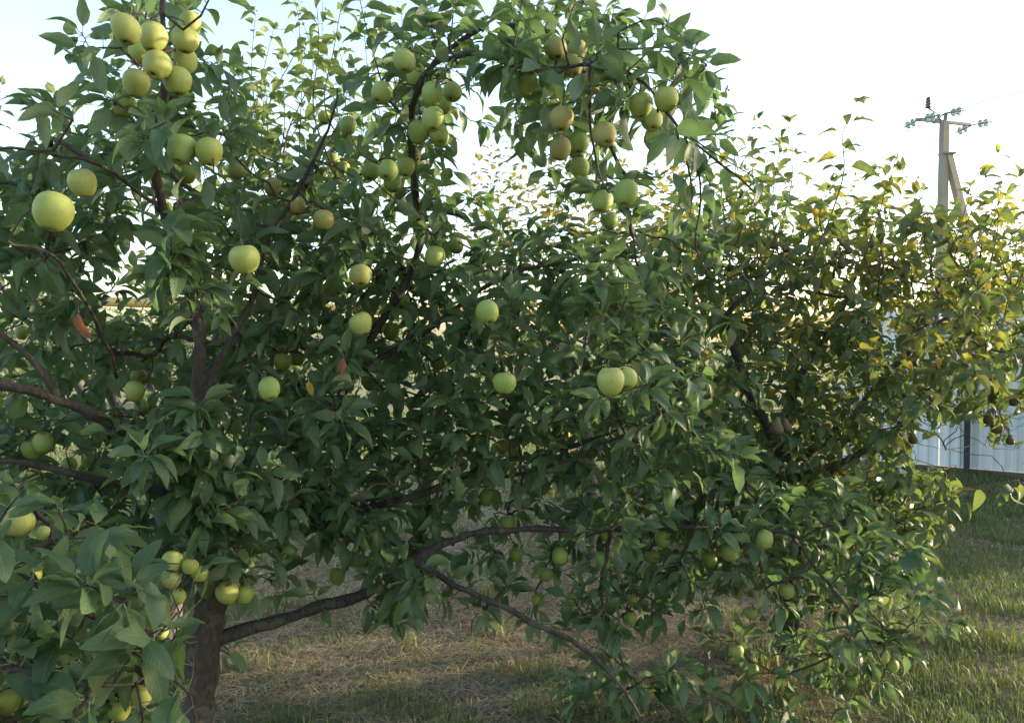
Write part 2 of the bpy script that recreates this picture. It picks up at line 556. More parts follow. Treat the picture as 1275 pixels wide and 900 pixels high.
class Tree:
    def __init__(s, name, label, cat, base, leafmat, T, tname, lsize, barkm, twigm, group=None):
        s.base = Vector(base)
        s.root = tag(empty(name, base), label, cat, group)
        s.mat, s.T, s.tn, s.ls = leafmat, T, tname, lsize
        s.bark, s.twig = barkm, twigm
        s.skel, s.skr = [], []
        s.leaves = []           # (matrix, template, rnd)
        s.lp, s.lsz = [], []
        s.special = []
        s.twigs = MB()
        s.alt = None            # (material, chance(px, py)) for turned leaves, sun glow partly put into their yellow
    def limb(s, name, pts, rad, sub=5, sides=9, jitter=.006, label=None, sk=True, mat=None):
        p, r = catmull(pts, rad, sub)
        p = [q + Vector((noise.noise(q * 5), noise.noise(q * 5 + Vector((9, 0, 0))), noise.noise(q * 5 + Vector((0, 9, 0))))) * jitter * 3.2 + Vector((noise.noise(q * 15), noise.noise(q * 15 + Vector((4, 0, 0))), noise.noise(q * 15 + Vector((0, 4, 0))))) * jitter * .9 if 0 < i < len(p) - 1 else q for i, q in enumerate(p)]
        r = [max(.002, x * (1 + .30 * noise.noise(p[i] * 17))) for i, x in enumerate(r)]
        mb = MB().tube(p, r, sides)
        rm = max(rad)
        kn = [random.choice(p) + rvec() * rm for _ in range(max(2, len(p) // 5))]
        for v in mb.V:
            v += Vector((noise.noise(v * 38), noise.noise(v * 38 + Vector((7, 0, 0))), 0)) * min(.007, rm * .2)
        nc = 0
        for q in kn:
            for v in mb.V:
                dq = (v - q).length
                if dq < rm * 2.2:
                    v += (v - q).normalized() * -.28 * rm * (1 - dq / (rm * 2.2)) if dq > rm * .2 else Vector()
        o = mb.build(name, mat or s.bark, s.root, s.base)
        if label: o['label'] = label
        if sk:
            s.skel += p; s.skr += r
        return o
    def add_leaf(s, pos, d, up, size, roll=0):
        ti = random.randrange(8)
        M = leaf_matrix(pos, d, up, size, roll)
        s.leaves.append((M, ti, random.random()))
        s.lp.append(tuple(pos + d.normalized() * size * .6)); s.lsz.append(size)
    def rosette(s, p, tdir, n, spread=1.0, droop=.3):
        a0 = random.random() * 6.28
        t = tdir.normalized()
        x = t.orthogonal().normalized(); y = t.cross(x)
        for k in range(n):
            a = a0 + k * 2.4 + random.uniform(-.4, .4)
            rad = x * math.cos(a) + y * math.sin(a)
            d = rad * random.uniform(.6, 1.0) * spread + t * random.uniform(.1, .9) + Vector((0, 0, random.uniform(-droop * 1.55, .38)))
            up = Vector((0, 0, 1)) + rvec() * .6 + t * .35
            sz = s.ls * random.choice((random.uniform(.85, 1.18), random.uniform(.6, 1.0), random.uniform(.9, 1.1)))
            s.add_leaf(p - t * random.uniform(0, .035), d, up, sz, random.gauss(0, .5))
    def crown(s, targets, fruit_pts=(), nleaf=(5, 8), droop=.3, r0=.0016):
        """targets: leaf spur points; fruit_pts: points the fruit stalks hang from"""
        allp = list(targets) + list(fruit_pts)
        A, E = grow(s.skel, allp)
        ns = len(s.skel)
        cnt = np.ones(len(A))
        for p, c in reversed(E): cnt[p] += cnt[c]
        par = {c: p for p, c in E}
        for p, c in E:
            a, b_ = Vector(A[p]), Vector(A[c])
            r1 = r0 * min(cnt[c], 60) ** .42
            ra = min(r1 * 1.15, s.skr[p] * .8) if p < ns else r1 * 1.1
            L = (b_ - a).length
            m1 = a.lerp(b_, .4) + rvec() * L * .10 + Vector((0, 0, -.04 * L))
            m2 = a.lerp(b_, .75) + rvec() * L * .06
            s.twigs.tube([a, m1, m2, b_], [ra, r1 * 1.05, r1, r1 * .9], 5 if r1 > .003 else 4, cap=False)
            if c < ns + len(targets):
                n = random.randint(*nleaf)
                s.rosette(b_, (b_ - m1) + Vector((0, 0, .02)), n, 1.0, droop)
                if L > .09 and random.random() < .8:
                    s.rosette(m1, (b_ - a), random.randint(1, 3), 1.0, droop)
    def shoot(s, pts, r=.0035, step=.035, size=None, lean=.7, attach=True):
        """a long leafy shoot: leaves alternate up a thin stem and shrink towards the tip"""
        p, _ = catmull(pts, [1] * len(pts), 6)
        n = len(p)
        if attach and s.skel:
            A = np.array([tuple(q) for q in s.skel])
            k = int(np.linalg.norm(A - np.array(p[0]), axis=1).argmin())
            q = Vector(s.skel[k])
            m = q.lerp(p[0], .55) + Vector((0, 0, -.04))
            s.twigs.tube([q, m, p[0]], [min(r * 1.5, s.skr[k] * .8), r * 1.2, r], 5, cap=False)
        rr = [r * (1 - .75 * i / (n - 1)) for i in range(n)]
        s.twigs.tube(p, rr, 5)
        for i in range(0, n): s.skel.append(p[i]); s.skr.append(rr[i])
        tot = sum((p[i+1] - p[i]).length for i in range(n - 1))
        dist, a = random.uniform(0, step), random.random() * 6
        for i in range(n - 1):
            seg = (p[i+1] - p[i]); L = seg.length; t = seg.normalized()
            x = t.orthogonal().normalized(); y = t.cross(x)
            while dist < L:
                f = i / (n - 1)
                a += 2.4
                rad = x * math.cos(a) + y * math.sin(a)
                sz = (size or s.ls) * (1.05 - .42 * f ** 3) * random.uniform(.75, 1.1)
                s.add_leaf(p[i] + t * dist, rad + t * random.uniform(.2, lean) + Vector((0, 0, random.uniform(-.35, .15))), Vector((0, 0, 1)) + t * .5 + rvec() * .35, sz, random.gauss(0, .25))
                dist += step * random.uniform(.6, 1.4)
            dist -= L
        for k in range(3):
            s.add_leaf(p[-1], (p[-1] - p[-2]).normalized() + rvec() * .5, rvec(), (size or s.ls) * random.uniform(.35, .6), 0)
    def finish(s, nobj=300, foliage_name='foliage'):
        keep = ~blocked(s.lp, s.lsz) if KEEP else np.ones(len(s.lp), bool)
        P3 = np.array(s.lp)
        keep &= P3[:, 2] > .04
        idx = np.nonzero(keep)[0]
        P3 = P3[idx]
        sz = np.array(s.lsz)[idx]
        x, y, d = proj(P3)
        inside = (x > -5) & (x < W + 5) & (y > -5) & (y < H + 5) & (d > .2)
        gx, gy = (x / 13).astype(int), (y / 13).astype(int)
        zb = {}
        for k in np.nonzero(inside)[0]:
            c = (gx[k], gy[k])
            if d[k] < zb.get(c, 1e9): zb[c] = d[k]
        vis = np.array([inside[k] and d[k] <= zb.get((gx[k], gy[k]), 1e9) + .03 for k in range(len(idx))])
        score = np.where(vis, sz / np.maximum(d, .2), -1)
        order = np.argsort(-score)
        sel = [o for o in order[:nobj] if score[o] > 0]
        ss = set(int(k) for k in sel)
        off = Matrix.Translation(-s.base)
        turned = np.zeros(len(idx), bool)
        if s.alt: turned = np.array([random.random() < s.alt[1](x[k], y[k]) for k in range(len(idx))])
        for k in sel:
            M, ti, _ = s.leaves[idx[k]]
            o = link('leaf', leaf_unit_mesh(s.T, ti, s.alt[0] if turned[k] else s.mat, s.tn), s.root)
            o.matrix_local = off @ Matrix([list(r) for r in M])
        rest, rest2 = [], []
        for k in range(len(idx)):
            if k in ss: continue
            M, ti, rn = s.leaves[idx[k]]
            M = M.copy(); M[:3, 3] -= np.array(s.base)
            (rest2 if turned[k] else rest).append((M, ti, rn))
        o = link(foliage_name, foliage_mesh(foliage_name, rest, s.T, s.mat), s.root)
        o['kind'] = 'stuff'
        if rest2:
            o = link('sunlit_yellowing_foliage', foliage_mesh('sunlit_yellowing_foliage', rest2, s.T, s.alt[0]), s.root)
            o['kind'] = 'stuff'
        t = s.twigs.build('twigs', s.twig, s.root, s.base)
        t['kind'] = 'stuff'
        for (M, mat, lab) in s.special:
            o = link('leaf', leaf_unit_mesh(s.T, random.randrange(8), mat, s.tn), s.root)
            o.matrix_local = off @ Matrix([list(r) for r in M])
            o['label'] = lab
        return len(rest) + len(sel)

def map_points(rows, x0, y0, cell, k, depth, zmin=.12):
    """density map of 50 px cells -> points in the crown volume; depth(px, py) gives near and far"""
    pts = []
    for j, row in enumerate(rows):
        for i, ch in enumerate(row):
            if ch in ' .0': continue
            m = int(ch) * k
            n = int(m) + (random.random() < m - int(m))
            for _ in range(n):
                px, py = x0 + (i + random.random()) * cell, y0 + (j + random.random()) * cell
                a, b_ = depth(px, py)
                p = P(px, py, a + (b_ - a) * random.random())
                if p.z > zmin: pts.append(p)
    return pts

# ------------------------------------------------------------------ fruit
# (label, group or None, skin, fixed depth or None, [(px, py, diameter px), ...])
FRUIT = [
 ('yellow-green apple in the crowded bunch around the tall upright leader', 'apples bunched round the upright leader', 0, None,
  [(156,37,36),(190,47,34),(230,50,32),(196,82,34),(229,77,31),(221,101,34),(175,66,30),(170,104,32),(154,131,28),(236,30,28)]),
 ('larger of the yellow-green pair under dark leaves below the crowded bunch', None, 0, None, [(261,189,34)]),
 ('shaded green apple touching the larger yellow-green one below the crowded bunch', None, 1, None, [(226,187,34)]),
 ('big pale yellow apple hanging alone, the largest fruit of all', None, 0, None, [(67,264,46)]),
 ('apple half hidden by leaves just above the biggest yellow apple', None, 0, None, [(103,228,33)]),
 ('small brownish apple in leaves beside the upright leader', 'brownish apples beside the upright leader', 2, None, [(295,212,23),(340,233,22),(368,256,24)]),
 ('small green apple buried among leaves below the yellow-green pair', None, 1, None, [(232,217,24)]),
 ('round yellow apple alone at the edge of the bright leaves, russet on its side', None, 2, None, [(403,274,26)]),
 ('smooth pale apple hanging alone under a whorl of large downward leaves', None, 0, None, [(305,323,36)]),
 ('green apple on the arching dark limb with many fruits', 'apples crowded on the arching dark limb', 1, None,
  [(504,76,28),(519,95,26),(475,115,27),(538,117,28),(563,115,24),(539,149,28),(521,165,26),(547,168,26),(552,131,22)]),
 ('apple in the small cluster hanging just below the arching dark limb', 'apples in the small cluster below the arching limb', 1, None,
  [(483,212,26),(505,208,24),(489,229,22),(461,214,22)]),
 ('pinkish tinged apple at the top of the small cluster below the arching limb', None, 2, None, [(513,194,22)]),
 ('little apple among the upright young shoots', 'little apples among the upright shoots', 1, None, [(404,147,17),(433,157,22),(414,200,18),(427,209,16)]),
 ('green apple apart from the brownish ones on the drooping branch', None, 1, None, [(655,105,28)]),
 ('brownish apple in the leafy knot topping the drooping branch', 'brownish apples at the top of the drooping branch', 2, None,
  [(692,61,28),(718,63,26),(712,83,27),(735,105,26)]),
 ('olive apple in the middle of the drooping branch under curled leaves', 'olive apples in the middle of the drooping branch', 2, None,
  [(699,148,30),(697,185,27),(752,168,30)]),
 ('light green apple in the middle of the drooping branch', 'green apples in the middle of the drooping branch', 1, None, [(721,178,26),(722,209,24)]),
 ('apple in the trio nearest the open sky on the drooping branch', 'trio of apples against the open sky', 0, None, [(798,131,30),(829,124,31),(812,150,27)]),
 ('fresh green apple at the hanging end of the drooping branch', 'pair at the end of the drooping branch', 1, None, [(750,251,27),(779,241,30)]),
 ('small green apple tucked in leaves below the hanging pair', None, 1, None, [(760,275,20)]),
 ('apple among leaves right above the dark upright stump of the leader', 'apples above the dark stump of the leader', 1, None, [(252,405,22),(238,393,22)]),
 ('dim green apple hidden below the smooth pale apple', None, 1, None, [(305,385,21)]),
 ('green apple between the yellow pipe and the bare forked limb', 'apples between the pipe and the forked limb', 1, None,
  [(172,437,18),(187,443,20),(173,470,20),(168,487,24),(177,508,18)]),
 ('round green apple alone beside pale upturned leaves right of the leader', None, 1, None, [(335,484,28)]),
 ('small apple of the pair above the round green one', 'pair of small apples by the leader', 1, None, [(352,450,22),(370,446,18)]),
 ('green apple of the shaded pair under the bare forked limb', 'shaded pair under the forked limb', 1, None, [(54,551,24),(41,559,24)]),
 ('small apple deep in shade where the forked limb meets the trunk', 'small shaded apples near the limb joint', 1, None, [(112,573,20),(87,578,18),(290,531,20)]),
 ('tiny green apple beside the upper prong of the forked limb', None, 1, None, [(27,414,16)]),
 ('warm yellow apple with a leaf across its edge in the middle of the crown', None, 2, None, [(449,343,28)]),
 ('yellow-green apple with its eye turned outward in the middle of the crown', None, 0, None, [(450,403,28)]),
 ('dim half-covered apple beside the one with its eye outward', 'dim apples beside the one with its eye outward', 1, None, [(471,405,20),(487,412,20),(500,375,20)]),
 ('small apple where the crown meets the arching limb', 'small apples at the foot of the arching limb', 1, None, [(541,320,24),(568,306,20),(503,342,16)]),
 ('bright green apple alone below a broad leaf in mid crown', None, 1, None, [(607,389,30)]),
 ('tiny apple in deep shade of the inner crown', 'tiny apples in the inner crown', 1, None, [(545,452,18),(460,476,19),(575,578,16)]),
 ('green apple with a leaf blade hanging against its side', None, 1, None, [(628,477,28)]),
 ('pale green apple in front of its twin, standing out in mid crown', None, 0, None, [(760,475,34)]),
 ('apple mostly hidden behind its pale green twin', None, 0, None, [(778,471,29)]),
 ('small green apple in the inner gap above the grass', 'small pair in the inner gap', 1, None, [(626,556,18),(641,563,17)]),
 ('little green apple hanging along the low spreading limb', 'apples along the low spreading limb', 1, None,
  [(632,651,20),(642,690,17),(697,692,21),(755,662,20),(752,697,21),(679,715,18),(670,746,17),(713,745,16),(605,620,18),
   (825,671,20),(812,693,18),(909,688,21),(884,697,18),(952,671,22),(979,735,20),(785,769,16),(787,746,14)]),
 ('green apple under the leafy tuft on the thick low limb', None, 1, None, [(420,717,20)]),
 ('green apple hanging close above the grass', 'apples low over the grass', 1, None,
  [(728,888,18),(752,893,18),(792,848,16),(935,763,16),(937,836,19),(917,810,18),(1097,815,20),(1111,829,15),(1017,826,16),(1060,851,14)]),
 ('bright apple of the pair hanging in front of the trunk base', 'pair in front of the trunk', 0, 2.55, [(282,738,27),(304,740,22)]),
 ('apple in the cluster beside the trunk under dark leaves', 'cluster beside the trunk', 0, 2.3, [(214,699,26),(213,721,24),(236,705,20),(248,714,20),(222,743,18),(202,788,16)]),
]
NEARFRUIT = [
 ('apple peeping out between the big foreground leaves', 'apples in the big foreground leaves', 0, 1.6, [(24,652,34),(55,665,20),(38,716,26)]),
 ('small apple hanging under the foreground leaves beside the trunk', 'apples under the foreground leaves', 0, 1.5, [(148,884,28),(178,865,26),(12,872,28)]),
]
PEARS = [
 ('dark brown pear in the bunch hanging before the pale blue fence', 'pears before the pale fence', 3.9, [(1231,522,14),(1241,532,17),(1258,549,11),(1262,500,13),(1237,496,14)]),
 ('dark pear of the pair hung deep in the shaded pear leaves', 'pair of pears in shade', 3.35, [(967,534,19),(980,532,15)]),
 ('small dark pear among the sunlit top shoots of the pear tree', 'small pears in the top shoots', 3.7,
  [(964,305,13),(979,310,11),(925,347,10),(977,358,11),(1048,330,11),(1037,326,10),(936,333,10),(908,334,10),(1085,304,10),(1057,312,10)]),
 ('brown pear hidden in the leaves above the fence post', None, 3.8, [(1137,547,13)]),
]
APROF = []
for i in range(23):
    th = math.pi * min(max(i / 22, .002), .998)
    x_, z_ = math.sin(th), 1.13 * math.cos(th)
    z_ += -.36 * math.exp(-(x_ / .26) ** 2) if z_ > 0 else .26 * math.exp(-(x_ / .25) ** 2)
    APROF.append((x_ * (1 + .05 * z_), z_))
PPROF = [(.001,1.9),(.10,1.9),(.22,1.82),(.34,1.60),(.44,1.30),(.56,.98),(.72,.66),(.88,.32),(.98,-.02),(1.0,-.3),(.93,-.6),(.76,-.85),(.5,-.98),(.28,-1.0),(.14,-.93),(.001,-.9)]
def fruit_mesh(name, prof, mat, seed, lob):
    r = random.Random(seed)
    mb = MB().lathe(prof, 20)
    ax, ay, sk = r.uniform(-.07, .07), r.uniform(-.06, .06), r.uniform(-.10, .10)
    tz, tp = r.uniform(.9, 1.06), r.uniform(-.02, .10)
    for v in mb.V:
        a = math.atan2(v.y, v.x)
        f = 1 + lob * math.cos(5 * a + seed) * (.3 - .7 * v.z) * .5 + ax * math.cos(a) + ay * math.sin(2 * a)
        v.x *= f; v.y *= f
        v.x *= 1 + tp * v.z; v.y *= 1 + tp * v.z
        v.x += sk * v.z
        v.z *= tz
    return mesh(name, mb.V, mb.F, mat)
SKINS = [M_APPLE, M_APPLE_G, M_APPLE_R]
A_MESH = [[fruit_mesh('apple', APROF, m, 5 * k + i, .045) for i in range(4)] for k, m in enumerate(SKINS)]
P_MESH = [fruit_mesh('pear', PPROF, M_PEAR, 60 + i, .02) for i in range(3)]
A_STEM = mesh('stem', *(lambda m: (m.V, m.F))(MB().tube([(0,0,.55),(.02,.01,.8),(.07,.03,1.12),(.10,.05,1.42)], [.055,.045,.045,.07], 5)), M_STEM)
P_STEM = mesh('stem', *(lambda m: (m.V, m.F))(MB().tube([(0,0,1.85),(.04,.02,2.2),(.12,.03,2.7)], [.08,.06,.08], 5)), M_STEM)
def calyx_mesh(z):
    mb = MB()
    for k in range(5):
        a = k * 1.2566
        c, s_ = math.cos(a), math.sin(a)
        mb.add([(c*.03-s_*.05, s_*.03+c*.05, z), (c*.03+s_*.05, s_*.03-c*.05, z), (c*.15, s_*.15, z-.16), (c*.06, s_*.06, z-.03)], [(0,1,2),(0,3,1),(0,2,3),(1,3,2)])
    mb.lathe([(.12, z+.02), (.09, z-.05), (.001, z-.06)], 8)
    return mesh('calyx', mb.V, mb.F, M_CALYX)
A_CAL, P_CAL = calyx_mesh(-.86), calyx_mesh(-.92)
placed = []
def place_fruit(px, py, dia, depth, pear=False):
    if depth is None: depth = min(3.35, max(1.35, F * .067 / dia))
    while True:
        c = P(px, py, depth)
        r = dia * depth / F / 2
        if all((c - q).length > .93 * (r + qr) for q, qr in placed): break
        depth += .008
    placed.append((c, r))
    return c, r, depth
def make_fruit(name, me, stem, cal, c, r, tilt, label, group, cat):
    o = link(name, me)
    ax = (Vector((0, 0, 1)) + tilt).normalized()
    q = ax.to_track_quat('Z', 'Y')
    o.matrix_world = Matrix.LocRotScale(c, q @ Matrix.Rotation(random.random() * 6.28, 3, 'Z').to_quaternion(), (r, r, r))
    link('stem', stem, o); link('calyx', cal, o)
    tag(o, label, cat, group)
    if group: GROUPS.setdefault(group, []).append((o, c))
    return o.matrix_world.copy()
GROUPS = {}
def ordinals():
    for g, L in GROUPS.items():
        out = L[0][0]['label'].startswith(('little green apple hanging along', 'green apple hanging close'))
        L.sort(key=lambda q: q[1].x if out else -q[1].z)
        for i, (o, c) in enumerate(L):
            w = (ORD[i] + ' out from the trunk') if out else ('the highest of them' if i == 0 else ORD[i] + ' highest of them')
            o['label'] = o['label'] + ', ' + w
ORD = ['first', 'second', 'third', 'fourth', 'fifth', 'sixth', 'seventh', 'eighth', 'ninth', 'tenth', 'eleventh', 'twelfth', 'thirteenth', 'fourteenth', 'fifteenth', 'sixteenth', 'seventeenth']
def all_apples(specs, dep):
    hang = []
    for lab, grp, skin, dpt, pl in specs:
        for i, (px, py, dia) in enumerate(pl):
            c, r, d = place_fruit(px, py, dia, dpt)
            t = rvec() * random.uniform(.05, .45) + Vector((0, random.uniform(-.1, .55), 0)); t.z = 0
            Mw = make_fruit('apple', A_MESH[skin][random.randrange(4)], A_STEM, A_CAL, c, r, t, lab, grp, 'apple')
            hang.append(Mw @ Vector((.10, .05, 1.40)))
            dep.append((px, py, d))
            KEEP.append((px, py, dia * (random.uniform(.26, .46) if dia > 22 else random.uniform(.42, .56)), d))
    return hang
dep_main = []
hang_main = all_apples(FRUIT, dep_main)
hang_near = all_apples(NEARFRUIT, [])
hang_pear = []
for lab, grp, dpt, pl in PEARS:
    for (px, py, dia) in pl:
        c, r, d = place_fruit(px, py, dia, dpt)
        t = rvec() * .15
        Mw = make_fruit('pear', P_MESH[random.randrange(3)], P_STEM, P_CAL, c, r * .9, t, lab, grp, 'pear')
        hang_pear.append(Mw @ Vector((.12, .03, 2.68)))
        KEEP.append((px, py, dia * .3, d))

ordinals()
DA = np.array(dep_main)
def idw(px, py):
    w = 1 / (np.hypot(DA[:, 0] - px, DA[:, 1] - py) + 45) ** 2.2
    return float((w * DA[:, 2]).sum() / w.sum())

# limbs that the photograph shows uncovered
def keep_line(pts, r, d):
    for (x0, y0), (x1, y1) in zip(pts, pts[1:]):
        n = max(1, int(math.hypot(x1 - x0, y1 - y0) / 12))
        for k in range(n + 1):
            KEEP.append((x0 + (x1 - x0) * k / n, y0 + (y1 - y0) * k / n, r, d))
keep_line([(268, 770), (245, 898)], 12, 2.75)
keep_line([(325, 778), (450, 736)], 7, 2.8)
keep_line([(520, 690), (575, 668), (690, 660)], 6, 2.9)
keep_line([(528, 703), (640, 762), (712, 796)], 5, 2.9)
keep_line([(0, 481), (60, 497), (140, 524)], 8, 2.2)
keep_line([(0, 420), (55, 480)], 6, 2.2)
keep_line([(0, 570), (52, 583)], 5, 2.2)
keep_line([(252, 425), (250, 490)], 7, 2.5)
keep_line([(455, 632), (540, 609)], 4, 3.0)

# the gap under the pear boughs through which the fence shows
for k in [(1152,562,16),(1180,556,20),(1215,566,24),(1250,575,22),(1275,575,22),(1205,540,18),(1272,530,14),(1190,580,14),(1232,588,12)]:
    KEEP.append((*k, 8.7))

# ------------------------------------------------------------------ the laden apple tree
tb = P(240, 975, 2.75); tb.z = gz(tb.x, tb.y) - .02
A = Tree('apple_tree', 'sprawling apple tree laden with green and yellow apples, its dark trunk bare below', 'tree', tb, M_APPLE_LEAF, T_APPLE, 'apple', .122, M_BARK, M_TWIG)
Q = P
trunk = [tb, P(243, 880, 2.75), P(258, 760, 2.75), P(270, 690, 2.74), P(262, 620, 2.70), P(250, 550, 2.62)]
A.limb('trunk', trunk, [.076, .058, .054, .051, .042, .034], 6, 14, .008)
A.limb('branch', [trunk[5], P(250, 470, 2.52), P(252, 420, 2.48), P(228, 330, 2.42), P(197, 262, 2.28), P(198, 150, 2.12), P(203, 20, 1.98), P(206, -110, 1.98)],
       [.036, .022, .019, .014, .012, .010, .008, .004], 6)
A.limb('branch', [P(266, 650, 2.72), P(215, 590, 2.55), P(145, 528, 2.3), P(62, 498, 2.1), P(0, 481, 2.0), P(-120, 450, 1.95)], [.034, .026, .0185, .014, .0125, .008], 6)
A.limb('branch', [P(68, 499, 2.11), P(45, 465, 2.08), P(0, 420, 2.05), P(-70, 340, 2.0), P(-110, 240, 1.9)], [.011, .010, .0085, .007, .004], 5)
A.limb('branch', [P(262, 640, 2.7), P(190, 610, 2.55), P(52, 584, 2.3), P(0, 570, 2.2), P(-120, 540, 2.1)], [.02, .014, .011, .010, .006], 5)
A.limb('branch', [P(268, 640, 2.72), P(330, 600, 2.75), P(395, 555, 2.85), P(412, 515, 2.9), P(470, 410, 2.95), P(525, 305, 2.9), P(514, 200, 2.75), P(512, 135, 2.55), P(545, 80, 2.4), P(600, 40, 2.35)],
       [.036, .026, .022, .019, .016, .014, .013, .013, .011, .007], 6)
A.limb('branch', [P(545, 80, 2.4), P(590, 70, 2.35), P(650, 84, 2.32), P(735, 74, 2.25), P(800, 105, 2.1), P(850, 165, 2.1), P(905, 215, 2.12), P(945, 243, 2.15)],
       [.009, .0075, .0065, .0055, .0045, .004, .003, .002], 6)
A.limb('branch', [P(735, 74, 2.15), P(735, 140, 2.18), P(742, 200, 2.2), P(758, 240, 2.2)], [.006, .005, .004, .003], 5)
A.limb('branch', [P(265, 690, 2.74), P(330, 640, 2.85), P(450, 634, 3.0), P(540, 609, 3.05), P(620, 575, 3.1), P(720, 555, 3.1), P(840, 500, 3.05)],
       [.03, .022, .017, .014, .012, .009, .004], 6)
A.limb('branch', [P(262, 800, 2.76), P(330, 778, 2.8), P(450, 736, 2.85), P(516, 694, 2.9), P(578, 668, 2.92), P(690, 660, 2.95), P(830, 658, 3.0), P(975, 664, 3.02), P(1010, 700, 3.0), P(1060, 760, 3.0), P(1100, 830, 2.95)],
       [.032, .024, .021, .017, .014, .012, .011, .009, .007, .005, .003], 10, label='thick bare limb leaving the trunk low over the grass')
A.limb('branch', [P(516, 694, 2.9), P(560, 722, 2.86), P(640, 762, 2.82), P(715, 797, 2.78), P(760, 840, 2.75), P(800, 890, 2.72)], [.014, .012, .011, .010, .008, .004], 10)
A.limb('branch', [P(600, 600, 3.05), P(690, 575, 2.95), P(780, 540, 2.85), P(848, 495, 2.75)], [.008, .007, .005, .003], 5)
A.limb('branch', [P(440, 460, 2.92), P(520, 420, 2.95), P(620, 350, 2.9), P(700, 330, 2.85), P(790, 300, 2.85)], [.013, .011, .009, .007, .003], 5)
A.limb('branch', [P(250, 500, 2.55), P(300, 400, 2.6), P(340, 290, 2.65), P(390, 200, 2.6), P(420, 110, 2.5)], [.014, .011, .008, .006, .003], 5)
A.limb('branch', [P(197, 262, 2.28), P(130, 205, 2.1), P(70, 190, 1.9), P(0, 180, 1.75), P(-60, 190, 1.65)], [.007, .005, .004, .003, .002], 5)
A.limb('branch', [P(145, 470, 2.35), P(110, 380, 2.0), P(60, 320, 1.7), P(10, 300, 1.55)], [.0055, .0045, .0035, .002], 5)
A.limb('branch', [P(850, 165, 2.1), P(870, 230, 2.15), P(865, 300, 2.2), P(880, 340, 2.25)], [.003, .003, .0025, .0015], 5)
AMAP = [(r + '0' * 24)[:24] for r in '''0001100000001110
0001200000011221000
001330000122344310000
0013320011223464320000
0134530012312444220000
034443223360143213000
544344445541023301000
543124566652213311000
664035777777555533000
564045777777777641000
444546777777777752000
445567777777777752000
555677777777777753100
555677777777556665310
55666666777532345554420
55566632565255555555432
444333310252234553235541
332211000310125521244531
000001000000014521134531
00000000000000365433331
000000000000004554221'''.split()]
def dmain(px, py):
    c = idw(px, py)
    if px < 60: c = max(c, 1.45)
    return max(1.3, c - .22), min(c + .85, 3.6)
# widen: an extra half-density stretch beyond the left edge of the photograph
tg = map_points(AMAP, 0, -100, 50, 1.1, dmain) + map_points([r[:1] * 4 for r in AMAP[5:15]], -200, 150, 50, .4, dmain)
def cover(pts, n, near, far):
    # leafy spurs growing out in front of the limbs
    for i in range(n):
        k = random.randrange(len(pts) - 1)
        f = random.random()
        (x0, y0, d0), (x1, y1, d1) = pts[k], pts[k + 1]
        tg.append(P(x0 + (x1 - x0) * f + random.gauss(0, 16), y0 + (y1 - y0) * f + random.gauss(0, 12), d0 + (d1 - d0) * f - random.uniform(near, far)))
cover([(262, 650, 2.7), (250, 550, 2.62), (250, 495, 2.55)], 30, .1, .4)
cover([(245, 400, 2.46), (228, 330, 2.42), (197, 262, 2.28), (198, 130, 2.1)], 26, .08, .35)
cover([(250, 620, 2.65), (150, 540, 2.3)], 16, .08, .3)
cover([(268, 640, 2.72), (395, 555, 2.85), (470, 410, 2.95)], 16, .1, .5)
cover([(525, 110, 2.5), (545, 80, 2.4), (650, 84, 2.32), (735, 74, 2.25), (850, 165, 2.1)], 22, .04, .22)
cover([(330, 640, 2.85), (450, 634, 3.0), (620, 575, 3.1)], 16, .05, .35)
cover([(740, 660, 2.97), (960, 664, 3.02)], 10, .04, .25)
cover([(458, 730, 2.82), (515, 700, 2.9), (500, 760, 2.85)], 14, .03, .3)
cover([(270, 690, 2.74), (225, 690, 2.6)], 10, .1, .3)
A.crown(tg, hang_main, (5, 9), .34)
# leafy ends that stand out against the sky
for pts, d in [([(845, 160), (880, 185), (930, 215), (975, 240)], 2.1), ([(855, 200), (862, 240), (858, 275)], 2.12), ([(820, 120), (850, 90), (862, 60)], 2.1), ([(770, 40), (810, 25), (850, 45)], 2.1),
               ([(90, 150), (60, 135), (38, 128)], 1.8), ([(150, 60), (120, 60), (98, 66)], 1.9), ([(250, 20), (270, -20), (290, -60)], 1.95),
               ([(560, 60), (565, 0), (560, -60)], 2.3), ([(640, 60), (650, 0), (660, -60)], 2.2), ([(480, 120), (455, 30), (440, -40)], 2.5),
               ([(700, 50), (720, -10), (735, -70)], 2.2), ([(780, 90), (812, 60), (822, 38)], 2.1)]:
    A.shoot([P(x, y, d + .03 * i) for i, (x, y) in enumerate(pts)], .003, .028)
# withered leaves
A.special.append((leaf_matrix(P(98, 382, 1.75), Vector((.1, -.2, -1)), Vector((0, -1, .3)), .085, .3), M_DEAD_LEAF, 'red-brown withered leaf'))
A.special.append((leaf_matrix(P(428, 440, 2.1), Vector((-.1, -.2, -1)), Vector((.3, -1, .2)), .07, .3), M_DEAD_LEAF, 'brown withered leaf'))
A.special.append((leaf_matrix(P(384, 470, 2.2), Vector((.2, -.3, -1)), Vector((0, -1, .4)), .06, 0), M_YELLOW_LEAF, 'yellow spotted leaf'))
A.special.append((leaf_matrix(P(562, 132, 2.3), Vector((.3, -.2, -.6)), Vector((0, -1, .4)), .05, 0), M_YELLOW_LEAF, 'small yellow leaf'))
A.finish()

